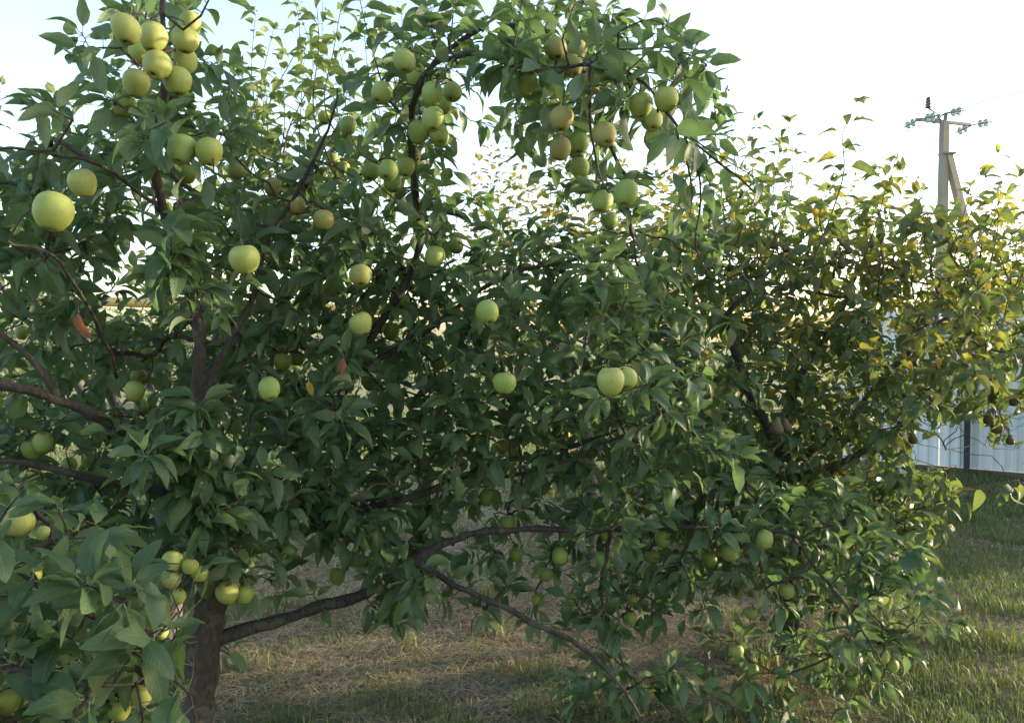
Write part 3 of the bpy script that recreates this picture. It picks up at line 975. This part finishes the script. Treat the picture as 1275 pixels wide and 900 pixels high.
# ------------------------------------------------------------------ the apple tree whose branch reaches in from the left, close to the viewer
nb = Vector((-2.05, 1.35, 0)); nb.z = gz(nb.x, nb.y) - .02
B = Tree('apple_tree', 'apple branch with big pale-edged leaves reaching in close beside the trunk', 'tree', nb, M_NEAR_LEAF, T_NEAR, 'near', .110, M_BARK, M_TWIG)
B.limb('trunk', [nb, Vector((-2.03, 1.36, .35)), Vector((-1.98, 1.4, .75))], [.07, .055, .05], 5, 12)
B.limb('branch', [Vector((-1.98, 1.4, .72)), Vector((-1.5, 1.42, 1.0)), P(-70, 670, 1.5), P(0, 700, 1.45), P(80, 740, 1.4), P(150, 770, 1.4)], [.035, .02, .012, .009, .006, .003], 6)
B.limb('branch', [Vector((-1.5, 1.42, 1.0)), P(-90, 780, 1.35), P(10, 820, 1.3), P(90, 840, 1.3), P(170, 850, 1.35)], [.016, .011, .008, .006, .003], 6)
B.limb('branch', [Vector((-1.98, 1.4, .74)), Vector((-2.0, 1.5, 1.3)), Vector((-1.9, 1.6, 1.9)), Vector((-1.8, 1.6, 2.3))], [.04, .03, .018, .006], 6)
BMAP = ['11200000', '22321000', '34553210', '55566431', '55666531', '56677531', '56677530', '44566420']
def dn(px, py): return 1.25, 1.85
tg = map_points(BMAP, -100, 560, 50, .62, dn)
for _ in range(60):
    tg.append(Vector((-1.9 + random.gauss(0, .28), 1.55 + random.gauss(0, .3), 1.7 + random.gauss(0, .4))))
B.crown(tg, hang_near, (4, 7), .35)
B.shoot([P(-30, 700, 1.2), P(5, 640, 1.15), P(30, 610, 1.12)], .003, .02)
B.finish()

# ------------------------------------------------------------------ pear tree to the right
pb = P(985, 800, 3.95); pb.z = gz(pb.x, pb.y) - .02
C = Tree('pear_tree', 'bushy pear tree with yellowing leaves and long upright shoots before the blue fence', 'tree', pb, M_PEAR_LEAF, T_PEAR, 'pear', .112, M_BARK, M_SHOOT)
C.limb('trunk', [pb, P(985, 720, 3.95), P(980, 640, 3.92), P(975, 570, 3.9)], [.075, .058, .052, .045], 6, 12)
for pts, rad in [
    ([(975,575,3.9),(930,470,3.7),(905,400,3.5),(935,365,3.4),(975,320,3.4)], [.03,.02,.016,.010,.004]),
    ([(975,575,3.9),(990,480,4.0),(1040,400,4.1),(1075,330,4.1)], [.032,.022,.013,.005]),
    ([(978,590,3.9),(1060,520,3.9),(1130,440,3.9),(1210,370,3.9)], [.028,.018,.012,.004]),
    ([(978,600,3.9),(1080,560,3.8),(1160,500,3.8),(1250,440,3.85),(1290,430,3.9)], [.025,.016,.010,.006,.003]),
    ([(980,625,3.92),(1060,630,3.8),(1130,635,3.75),(1180,622,3.75)], [.02,.013,.008,.003]),
    ([(978,590,3.9),(890,560,3.8),(840,500,3.7),(810,420,3.7)], [.026,.016,.010,.004]),
    ([(978,580,3.9),(985,480,4.4),(1010,400,4.8),(1040,340,5.0)], [.03,.02,.012,.004]),
    ([(978,580,3.9),(1120,500,4.6),(1200,430,4.9)], [.022,.013,.005])]:
    C.limb('branch', [P(*q) for q in pts], rad, 6, 8)
SHOOTS = [
 ([(1010,330),(1040,225),(1058,165),(1071,128)],3.5), ([(1068,320),(1095,260),(1118,205)],3.6), ([(1085,350),(1105,300),(1125,215)],3.7),
 ([(912,330),(915,220),(917,118)],4.3), ([(945,320),(950,230),(953,152)],4.2), ([(968,320),(976,230),(986,155)],4.1), ([(1200,340),(1235,280),(1262,222)],3.8),
 ([(1140,350),(1160,300),(1178,262)],3.9), ([(1175,360),(1215,320),(1240,270)],4.0), ([(1000,340),(1012,290),(1022,240)],4.0), ([(1110,340),(1135,280),(1142,240)],4.0),
 ([(860,350),(862,270),(870,190)],4.4), ([(885,340),(888,260),(895,200)],4.3), ([(1040,350),(1060,300),(1072,255)],3.9), ([(1230,380),(1265,340),(1290,300)],3.8),
 ([(930,340),(935,280),(930,215)],4.4), ([(1150,390),(1200,350),(1228,340)],3.6), ([(1190,410),(1225,380),(1240,365)],3.6),
 ([(900,330),(905,240),(900,165)],3.7), ([(935,320),(938,250),(945,180)],3.6), ([(962,330),(968,260),(975,185)],3.7), ([(875,330),(880,260),(878,215)],3.6), ([(1090,330),(1100,260),(1098,215)],3.7), ([(1220,350),(1240,290),(1252,245)],3.6), ([(1150,340),(1158,290),(1150,245)],3.6), ([(1035,330),(1030,270),(1036,225)],3.8),
 ([(1110,650),(1180,625),(1220,608),(1262,597)],3.6), ([(1105,640),(1150,600),(1170,590)],3.7), ([(1200,440),(1250,430),(1290,445)],3.8),
 ([(1240,470),(1255,520),(1262,560)],3.85), ([(1210,470),(1228,510),(1235,545)],3.85), ([(1120,660),(1135,690),(1128,708)],3.6), ([(1030,640),(1060,680),(1080,690)],3.6)]
CMAP = [
 '000000000000',
 '134432222111',
 '345544443321',
 '456666666532',
 '556666666532',
 '556666666543',
 '556666654422',
 '566666642100',
 '456666641000',
 '023444320000',
 '000111100000',
]
CMAP = [(r + '0' * 12)[:12] for r in CMAP]
def dp(px, py):
    if py > 640: return 3.55, 4.1
    return 3.35 + .2 * math.sin(px * .02), 4.6
tg = map_points(CMAP, 760, 215, 50, 2.2, dp)
C.crown(tg, hang_pear, (5, 8), .4, .0016)
for pts, d in SHOOTS:
    C.shoot([P(x + 10 * math.sin(i * 2 + d * 9), y, d + .05 * i) for i, (x, y) in enumerate(pts)], .0045, .043, .15, .9)
for _ in range(30):
    x, y, d = random.uniform(850, 1270), random.uniform(300, 380), random.uniform(3.6, 4.6)
    h = random.uniform(50, 130)
    C.shoot([P(x, y, d), P(x + h * .2, y - h * .5, d), P(x + h * random.uniform(.1, .5), y - h, d)], .004, .043, .125, .9)
for (x, y, d) in [(1108,392,3.3),(1170,350,3.4),(1225,345,3.5),(1165,440,3.3),(1010,255,3.6),(858,255,4.2)]:
    C.special.append((leaf_matrix(P(x, y, d), Vector((.3, -.2, -.8)), Vector((0, -1, .4)), .075, 0), M_YELLOW_LEAF, 'yellow turning leaf'))
def turned_sunlit_pear(px, py):  # yellowest at the crown's upper right, where sun glow is painted into the leaves
    q = math.exp(-((px - 1140) / 160) ** 2 - ((py - 360) / 110) ** 2)
    return .05 + .42 * q + (.16 if py < 330 else 0)
C.alt = (M_PEAR_YELLOW, turned_sunlit_pear)
C.finish(280)

# ------------------------------------------------------------------ trees of the next row
def back_tree(name, label, basepx, depth, mat, mapp, x0, y0, k, near, far, shoots, lsz, nl=(5, 8), bark=M_BARKG, group=None, stems=None, T=T_FAR, tn='far', twig=M_SHOOT, rad=.06):
    b0 = P(basepx, 600, depth); b0.z = gz(b0.x, b0.y) - .02
    t = Tree(name, label, 'tree', b0, mat, T, tn, lsz, bark, twig, group)
    up = [b0, b0 + Vector((.02, 0, .4)), b0 + Vector((-.02, .03, .85))]
    t.limb('trunk', up, [rad * 1.25, rad, rad * .85], 5, 10)
    tg = map_points(mapp, x0, y0, 50, k, lambda px, py: (near, far))
    c = sum(tg, Vector()) / len(tg)
    for q in stems or []:
        e = P(*q)
        m = up[2].lerp(e, .5) + Vector((0, 0, .12)) + rvec() * .08
        t.limb('branch', [up[2], m, e], [rad * .6, rad * .35, .006], 6, 7)
    t.crown(tg, (), nl, .35)
    for pts, d in shoots:
        t.shoot([P(x, y, d) for x, y in pts], .004, .032 if d < 5 else .024, lsz * (1.12 if d < 5 else 1.3), .9)
    t.finish()
    return t
rs = random.Random(3)
sh = []
for tip in [(318,18),(340,40),(372,12),(392,-20),(402,0),(421,55),(300,85),(452,25),(478,-30),(430,-20),(350,80),(380,60),(465,60),(500,20),(500,60),(410,100),(360,-25),(330,110)]:
    x, y = tip
    sh.append(([(x + rs.uniform(-40, 40), y + 240), (x + rs.uniform(-30, 30), y + 160), (x + rs.uniform(-18, 18), y + 75), (x, y)], rs.uniform(3.0, 3.7)))
sh.append(([(-30, 260), (-14, 180), (2, 108)], 4.0))
back_tree('apple_tree', 'apple tree behind the laden one, its pale young shoots rising straight above it', 205, 3.9, M_SHOOT_LEAF,
 ['0000000000', '0011222220', '1122333331', '2223333332', '3313333333', '3302333333', '2314433333', '2324433333', '1223333333', '1122222222', '2111222222', '2222222221', '2222222110'],
 -60, 60, .8, 3.5, 4.6, sh, .112, stems=[(60,330,3.8),(300,250,3.5),(380,220,3.7),(160,420,4.3),(420,350,4.2),(-40,300,4.0),(450,260,3.5)], T=T_PEAR, tn='pear')
sh = []
for tip in [(620,200),(640,215),(660,190),(600,225),(690,205),(715,230),(740,215),(765,240),(790,225),(585,240),(810,200),(842,215),(852,235),(835,180),(668,232),(705,190),(612,180),(632,170),(650,225),(728,185),(752,200),(775,205),(800,215),(825,225),(848,195),(860,222),(595,200),(680,175)]:
    x, y = tip
    sh.append(([(x + rs.uniform(-14, 14), y + 150), (x + rs.uniform(-8, 8), y + 70), (x, y)], rs.uniform(5.2, 6.2)))
back_tree('fruit_tree', 'fruit tree of the next row with golden sunlit shoots behind the laden apple tree', 735, 5.8, M_BACK_LEAF,
 ['0112222211', '1233333332', '2333333333', '3333333333', '2222222222', '1111221111', '1111111111', '1111001111'], 540, 240, 1.2, 5.2, 6.6, sh, .092,
 stems=[(620,330,5.6),(700,300,5.9),(790,320,5.7),(850,330,6.0),(580,360,5.8),(740,380,5.3)])
back_tree('fruit_tree', 'yellow-green fruit tree of the next row behind the pear tree', 1080, 7.2, M_BACK_LEAF,
 ['0011111000', '1222222211', '2333333332', '3333333333', '3333333332', '2222222211'], 830, 240, 1.0, 6.6, 8.0,
 [([(x + rs.uniform(-8, 8), 330), (x, 280), (x + rs.uniform(-8, 8), rs.uniform(200, 260))], 7.0) for x in range(850, 1280, 42)], .08,
 stems=[(900,330,7.0),(1000,320,7.2),(1100,320,7.4),(1200,330,7.2)])
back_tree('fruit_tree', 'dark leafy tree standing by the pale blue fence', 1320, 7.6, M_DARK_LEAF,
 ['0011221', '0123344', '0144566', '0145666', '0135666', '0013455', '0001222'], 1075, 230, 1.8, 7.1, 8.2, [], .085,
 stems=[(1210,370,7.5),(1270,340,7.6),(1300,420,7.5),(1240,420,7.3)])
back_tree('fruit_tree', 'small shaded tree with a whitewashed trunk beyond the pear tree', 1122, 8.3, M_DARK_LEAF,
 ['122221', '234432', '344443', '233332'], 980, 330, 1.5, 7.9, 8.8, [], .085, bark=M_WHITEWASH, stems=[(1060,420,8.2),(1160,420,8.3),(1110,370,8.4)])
# unseen trees added on the sun's side to keep the near trees in shade
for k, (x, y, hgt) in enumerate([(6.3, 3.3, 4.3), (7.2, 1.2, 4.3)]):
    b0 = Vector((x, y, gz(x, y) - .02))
    t = Tree('fruit_tree', ('unseen leafy tree added beside the pear tree to shade the orchard', 'unseen leafy tree added second along from the pear tree for shade')[k], 'tree', b0, M_DARK_LEAF, T_FAR, 'far', .155, M_BARKG, M_SHOOT, 'unseen shade trees added beside the pear tree')
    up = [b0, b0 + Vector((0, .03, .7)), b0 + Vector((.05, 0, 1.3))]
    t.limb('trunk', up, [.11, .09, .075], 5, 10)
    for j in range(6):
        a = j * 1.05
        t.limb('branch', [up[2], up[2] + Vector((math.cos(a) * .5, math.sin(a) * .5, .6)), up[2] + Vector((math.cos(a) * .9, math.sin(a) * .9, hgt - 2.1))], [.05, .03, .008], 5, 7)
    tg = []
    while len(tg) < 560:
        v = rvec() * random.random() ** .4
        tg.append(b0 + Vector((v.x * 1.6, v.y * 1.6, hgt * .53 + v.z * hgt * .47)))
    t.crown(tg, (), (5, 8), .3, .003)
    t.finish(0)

# ------------------------------------------------------------------ fence of pale blue sheet
f0, f1 = Vector((4.3, 10.06, 0)), Vector((9.8, 6.1, 0))
fd = (f1 - f0).normalized(); fl = (f1 - f0).length
fn = Vector((fd.y, -fd.x, 0))           # towards the viewer's side
if fn.y > 0: fn = -fn
fence = tag(empty('sheet_fence', f0), 'pale blue ribbed sheet metal fence with dark posts behind the pear tree', 'fence')
def fl_pt(s, o, z): return fd * s + fn * o + Vector((0, 0, z))
pw, z0, z1 = 1.14, .085, 2.0
prof = []
x = 0
while x < pw - 1e-6:                    # trapezoid ribs 0.115 m apart
    prof += [(x, 0), (x + .06, 0), (x + .072, .018), (x + .103, .018)]
    x += .114
prof.append((pw, 0))
mb = MB()
for (u, o) in prof:
    mb.add([fl_pt(u, o, z0), fl_pt(u, o, z1)], [])
Fc = [(2*i, 2*i+2, 2*i+3, 2*i+1) for i in range(len(prof) - 1)]
pm = mesh('panel', mb.V, Fc, M_FENCE, False)
npan = int(fl / pw)
for i in range(npan):
    o = link('panel', pm, fence, fd * (i * pw) + fn * (.004 * (i % 2)))
def obox(s0, s1, o0, o1, za, zb):
    V = [fl_pt(s, o, z) for z in (za, zb) for (s, o) in ((s0, o0), (s1, o0), (s1, o1), (s0, o1))]
    return MB().add(V, [(3,2,1,0),(4,5,6,7),(0,1,5,4),(1,2,6,5),(2,3,7,6),(3,0,4,7)])
# a post stands where the photograph shows one, the others at even steps
ps = ((P(1202, 585, 9.1) - f0).dot(fd)) % 2.4
sp = ps
while sp < fl:
    obox(sp - .03, sp + .03, .03, .09, -.1, 2.02).build('post', M_POST, fence, None, False)
    sp += 2.4
obox(0, fl, -.05, -.012, .45, .49).build('rail', M_POST, fence, None, False)
obox(0, fl, -.05, -.012, 1.6, 1.64).build('rail', M_POST, fence, None, False)
obox(0, fl, -.04, .025, -.1, .08).build('plinth', M_PLINTH, fence, None, False)

# ------------------------------------------------------------------ power pole
PD = 21.0
pb = P(1168, 498, PD); pb.z = 0
pole = tag(empty('power_pole', pb), 'concrete power pole with a slanting brace and glass insulators above the trees', 'pole')
top = P(1176, 152, PD) - pb
ld = Vector((-.28, .96, 0)).normalized()        # direction of the line
ad = Vector((.96, .28, 0)).normalized()         # direction of the crossarm
def taper(a, b_, w0, w1, ux, uy):
    V = []
    for p, w in ((a, w0), (b_, w1)):
        for sx, sy in ((-1,-1),(1,-1),(1,1),(-1,1)):
            V.append(p + ux * sx * w / 2 + uy * sy * w * .42)
    return MB().add(V, [(3,2,1,0),(4,5,6,7),(0,1,5,4),(1,2,6,5),(2,3,7,6),(3,0,4,7)])
taper(Vector((0,0,-.3)), top, .25, .19, ad, ld).build('shaft', M_CONC, pole, None, False)
bt = P(1180, 192, PD) - pb
bb = P(1258, 498, PD) - pb; bb.z = -.2
o = taper(bb, bt, .235, .19, ad, ld).build('brace', M_CONC, pole, None, False)
br = MB().box((-.10, -.13, bt.z - .02), (.26, .13, bt.z + .03)); 
for v in br.V: v.x += bt.x - .1; v.y += bt.y
br.build('clamp', M_STEEL, pole, None, False)
arm_c = top + Vector((0, 0, .03))
def bar(a, b_, w): return MB().tube([a, b_], w, 4)
ar = bar(arm_c - ad * .85 + ld * .1 , arm_c + ad * 1.0 + ld * .1, .055)
ar.build('crossarm', M_STEEL, pole, None, False)
bar(arm_c + Vector((0,0,-.1)), arm_c + Vector((0,0,.22)) + ad * .05, .05).build('head_bracket', M_STEEL, pole, None, False)
disc = [(.02,0),(.03,.02),(.085,.05),(.112,.07),(.108,.085),(.05,.10),(.03,.13),(.02,.14)]
ends = []
for k, (s_, zz) in enumerate(((-.80, -.03), (.05, .18), (.98, -.05))):
    for sg in (-1, 1):
        st = arm_c + ad * s_ + Vector((0, 0, zz)) + ld * (.12 * sg)
        ax = (ld * sg + Vector((0, 0, -.12))).normalized()
        mbi = MB()
        for q in range(2):
            Mx = Matrix.Translation(st + ax * (.06 + q * .17)) @ ax.to_track_quat('Z', 'Y').to_matrix().to_4x4()
            mbi.lathe(disc, 12, Mx)
        i_ = mbi.build('insulator', M_GLASS, pole)
        MB().tube([st - ax * .14, st + ax * .46], .018, 5).build('fitting', M_STEEL, i_)
        ends.append((k, sg, st + ax * .46))
# pin insulator on a bent bracket, with its lead
pt = P(1156, 128, PD) - pb
MB().tube([arm_c - ad * .12, arm_c - ad * .3 + Vector((0,0,.18)), pt - Vector((0,0,.15))], .02, 5).build('bracket', M_STEEL, pole)
MB().lathe([(.03,-.16),(.10,-.14),(.05,-.10),(.10,-.06),(.05,-.02),(.09,.02),(.045,.06),(.07,.10),(.03,.15),(.001,.15)], 12, Matrix.Translation(pt)).build('pin_insulator', M_INS, pole)
def sag(a, b_, dz, n=14):
    return [a.lerp(b_, i / n) + Vector((0, 0, -dz * 4 * (i / n) * (1 - i / n))) for i in range(n + 1)]
e = {(k, sg): p for k, sg, p in ends}
for k, dz in ((0, .35), (2, .55)):
    MB().tube(sag(e[(k, -1)], e[(k, 1)], dz), .009, 4).build('jumper', M_WIRE, pole)
MB().tube(sag(pt + Vector((0,0,.15)), e[(1, -1)], -.12), .009, 4).build('jumper', M_WIRE, pole)
MB().tube(sag(pt + Vector((0,0,.1)) - ad * .08, arm_c - ad * .35, .1), .009, 4).build('jumper', M_WIRE, pole)
for k, nm in ((0, 'outer'), (1, 'middle'), (2, 'inner')):
    for sg in (1, -1):
        a = pb + e[(k, sg)]
        b_ = a + ld * sg * (70 if sg > 0 else 45) + Vector((0, 0, .0))
        w = MB().tube(sag(a, b_, .9 if sg > 0 else .4, 24), .012, 4).build('power_line', M_WIRE, None)
        tag(w, ('overhead wire strung away over the trees from the ' if sg > 0 else 'overhead wire strung past the fence from the ') + ('crossarm end beside the dark pin insulator', 'insulators on top of the pole', 'crossarm end above the slanting brace')[k], 'wire',
            'wires going away from the pole' if sg > 0 else 'wires coming past the fence')

# a slim far post between the shoots
fp = P(817, 470, 24); fp.z = 0
h_ = (P(817, 285, 24) - fp).z
far_post = tag(empty('utility_post', fp), 'thin grey far post rising between the golden shoots', 'post')
MB().tube([(0,0,-.2),(0,0,h_*.5),(0,0,h_)], [.11,.10,.085], 10).build('shaft', M_CONC, far_post)
MB().tube([(0,0,h_),(0,0,h_+.05)], [.1,.06], 10).build('cap', M_STEEL, far_post)

# ------------------------------------------------------------------ yellow gas pipe on supports
a, b_ = P(-160, 367, 13.6), P(205, 378, 12.2)
dirp = (b_ - a).normalized()
b2 = a + (b_ - a) * 2.6
pipe = tag(empty('gas_pipe', Vector((a.x, a.y, 0))), 'yellow overhead gas pipe beyond the laden apple tree', 'pipe')
off = Vector((a.x, a.y, 0))
MB().tube([a - off, (a + b2) / 2 - off, b2 - off], .075, 14).build('pipe_run', M_PIPE, pipe)
for f in (.03, .42, .8):
    q = a.lerp(b2, f) - off
    MB().tube([Vector((q.x, q.y, -.2)), q - Vector((0, 0, .07))], .035, 8).build('support', M_PIPE, pipe)
    MB().tube([q - dirp * .05, q + dirp * .05], .083, 14).build('collar', M_STEEL, pipe)

# ------------------------------------------------------------------ shrubs beyond the pipe
def shrub(px, depth, hgt, wid, lab, mat, n, lsz=.13):
    b0 = P(px, 480, depth); b0.z = 0
    t = Tree('shrub', lab, 'shrub', b0, mat, T_FAR, 'far', lsz, M_BARKG, M_SHOOT, None)
    for j in range(5):
        an = j * 1.26
        t.limb('stem', [b0 + Vector((math.cos(an) * .05, math.sin(an) * .05, -.03)), b0 + Vector((math.cos(an) * wid * .25, math.sin(an) * wid * .25, hgt * .45)), b0 + Vector((math.cos(an) * wid * .5, math.sin(an) * wid * .5, hgt * .75))], [.035, .025, .008], 4, 6)
    tg = []
    while len(tg) < n:
        v = rvec() * random.random() ** .45
        tg.append(b0 + Vector((v.x * wid, v.y * wid * .8, hgt * .52 + v.z * hgt * .46)))
    t.crown(tg, (), (5, 8), .3, .002)
    t.finish(0)
shrub(120, 19, 2.9, 1.3, 'grey-green shrub rising behind the yellow pipe', M_SHOOT_LEAF, 330)
shrub(215, 17, 2.6, 1.3, 'dark shrub behind the yellow pipe near the upright leader', M_DARK_LEAF, 330)
shrub(15, 17, 2.6, 1.4, 'low green shrub behind the yellow pipe beside the left-hand leaves', M_APPLE_LEAF, 330)
shrub(330, 20, 2.7, 1.7, 'broad shrub behind the laden apple tree beyond the sunny grass', M_DARK_LEAF, 330)
shrub(480, 21, 2.6, 1.7, 'round shrub on the far side of the sunny grass', M_APPLE_LEAF, 330)
shrub(620, 22, 2.7, 1.8, 'tall far shrub behind the golden fruit tree', M_DARK_LEAF, 330)
shrub(790, 22, 2.5, 1.7, 'far shrub beside the thin grey post', M_APPLE_LEAF, 330)

# ------------------------------------------------------------------ grass and dry straw
def blades(name, n, xr, yr, hmin, hmax, wid, flat, mat, mask):
    xs, ys_, keep = [], [], 0
    out = []
    while len(out) < n:
        x, y = random.uniform(*xr), yr[0] + (yr[1] - yr[0]) * random.random() ** 1.5
        if abs(x) > .9 * y + .7: continue
        m = mask(x, y)
        if random.random() > m: continue
        out.append((x, y, gz(x, y), m))
    Q = np.array(out)
    n = len(Q)
    a = rng.uniform(0, 2 * math.pi, n)
    h = rng.uniform(hmin, hmax, n) * (.55 + .75 * Q[:, 3])
    lean = rng.uniform(.1, .9, n) if not flat else rng.uniform(2.0, 9.0, n)
    w = wid * rng.uniform(.6, 1.3, n) * np.maximum(1, Q[:, 1] / 4.5)
    d = np.stack([np.cos(a), np.sin(a)], 1)
    s = np.stack([-d[:, 1], d[:, 0]], 1)
    if flat:
        rise = rng.uniform(.002, .022, n)
        L = h
        p0 = np.column_stack([Q[:, 0], Q[:, 1], Q[:, 2] + rise])
        p1 = p0 + np.column_stack([d * L[:, None] * .5, rng.uniform(-.004, .018, n)])
        p2 = p0 + np.column_stack([d * L[:, None] + s * (L * rng.uniform(-.3, .3, n))[:, None], rng.uniform(-.006, .02, n)])
    else:
        p0 = np.column_stack([Q[:, 0], Q[:, 1], Q[:, 2] - .004])
        p1 = p0 + np.column_stack([d * (h * lean * .3)[:, None], h * .6])
        p2 = p0 + np.column_stack([d * (h * lean * .95)[:, None], h * (1 - .25 * lean)])
    S3 = np.column_stack([s, np.zeros(n)]) * w[:, None]
    if flat: S3[:, 2] = rng.uniform(-.3, .3, n) * w
    V = np.stack([p0 - S3, p0 + S3, p1 - S3 * .8, p1 + S3 * .8, p2], 1).reshape(-1, 3).astype(np.float32)
    base = (np.arange(n) * 5)[:, None]
    lp = (np.array([0, 1, 3, 2, 2, 3, 4])[None] + base).ravel().astype(np.int32)
    tt = np.tile([4, 3], n).astype(np.int32)
    stt = np.concatenate([[0], np.cumsum(tt)[:-1]]).astype(np.int32)
    me = bpy.data.meshes.new(name)
    me.vertices.add(len(V)); me.vertices.foreach_set('co', V.ravel())
    me.loops.add(len(lp)); me.loops.foreach_set('vertex_index', lp)
    me.polygons.add(len(tt)); me.polygons.foreach_set('loop_start', stt); me.polygons.foreach_set('loop_total', tt)
    at = me.attributes.new('rnd', 'FLOAT', 'POINT')
    at.data.foreach_set('value', np.repeat(rng.random(n), 5).astype(np.float32))
    me.materials.append(mat)
    me.update(calc_edges=True)
    return link(name, me)
def green(x, y):
    m = noise.noise(Vector((x * .8, y * .8, 3))) * .9 + noise.noise(Vector((x * 2.6, y * 2.6, 8))) * .75
    bias = .28 + (.48 if x > 1.6 + .1 * y else 0) + (.15 if y > 6 else 0)
    return min(1, max(.04, m + bias))
def dry(x, y): return min(1, max(.05, 1.05 - green(x, y) * 1.2))
g1 = blades('grass', 145000, (-7, 9), (2.6, 9.5), .02, .068, .0019, False, M_GRASS, green)
tag(g1, 'short green grass tufts covering the orchard floor under the trees', 'grass', kind='stuff')
g2 = blades('grass', 42000, (-12, 14), (9, 17), .05, .11, .0026, False, M_GRASS, lambda x, y: .7)
tag(g2, 'paler open grass spreading beyond the trees to the fence and shrubs', 'grass', kind='stuff')
g3 = blades('dry_straw', 130000, (-7, 9), (2.6, 10), .04, .15, .0016, True, M_STRAW, dry)
tag(g3, 'dry brown cut straw lying between the grass tufts', 'straw', kind='stuff')
def tufts(x, y):
    m = noise.noise(Vector((x * 2.1, y * 2.1, 21))) + noise.noise(Vector((x * 6, y * 6, 2))) * .5
    return 1.0 if m > .42 else .012
g4 = blades('grass', 16000, (-6, 9), (2.6, 9.5), .05, .11, .0024, False, M_GRASS, tufts)
tag(g4, 'taller uneven weed tufts standing out of the mown orchard grass', 'grass', kind='stuff')
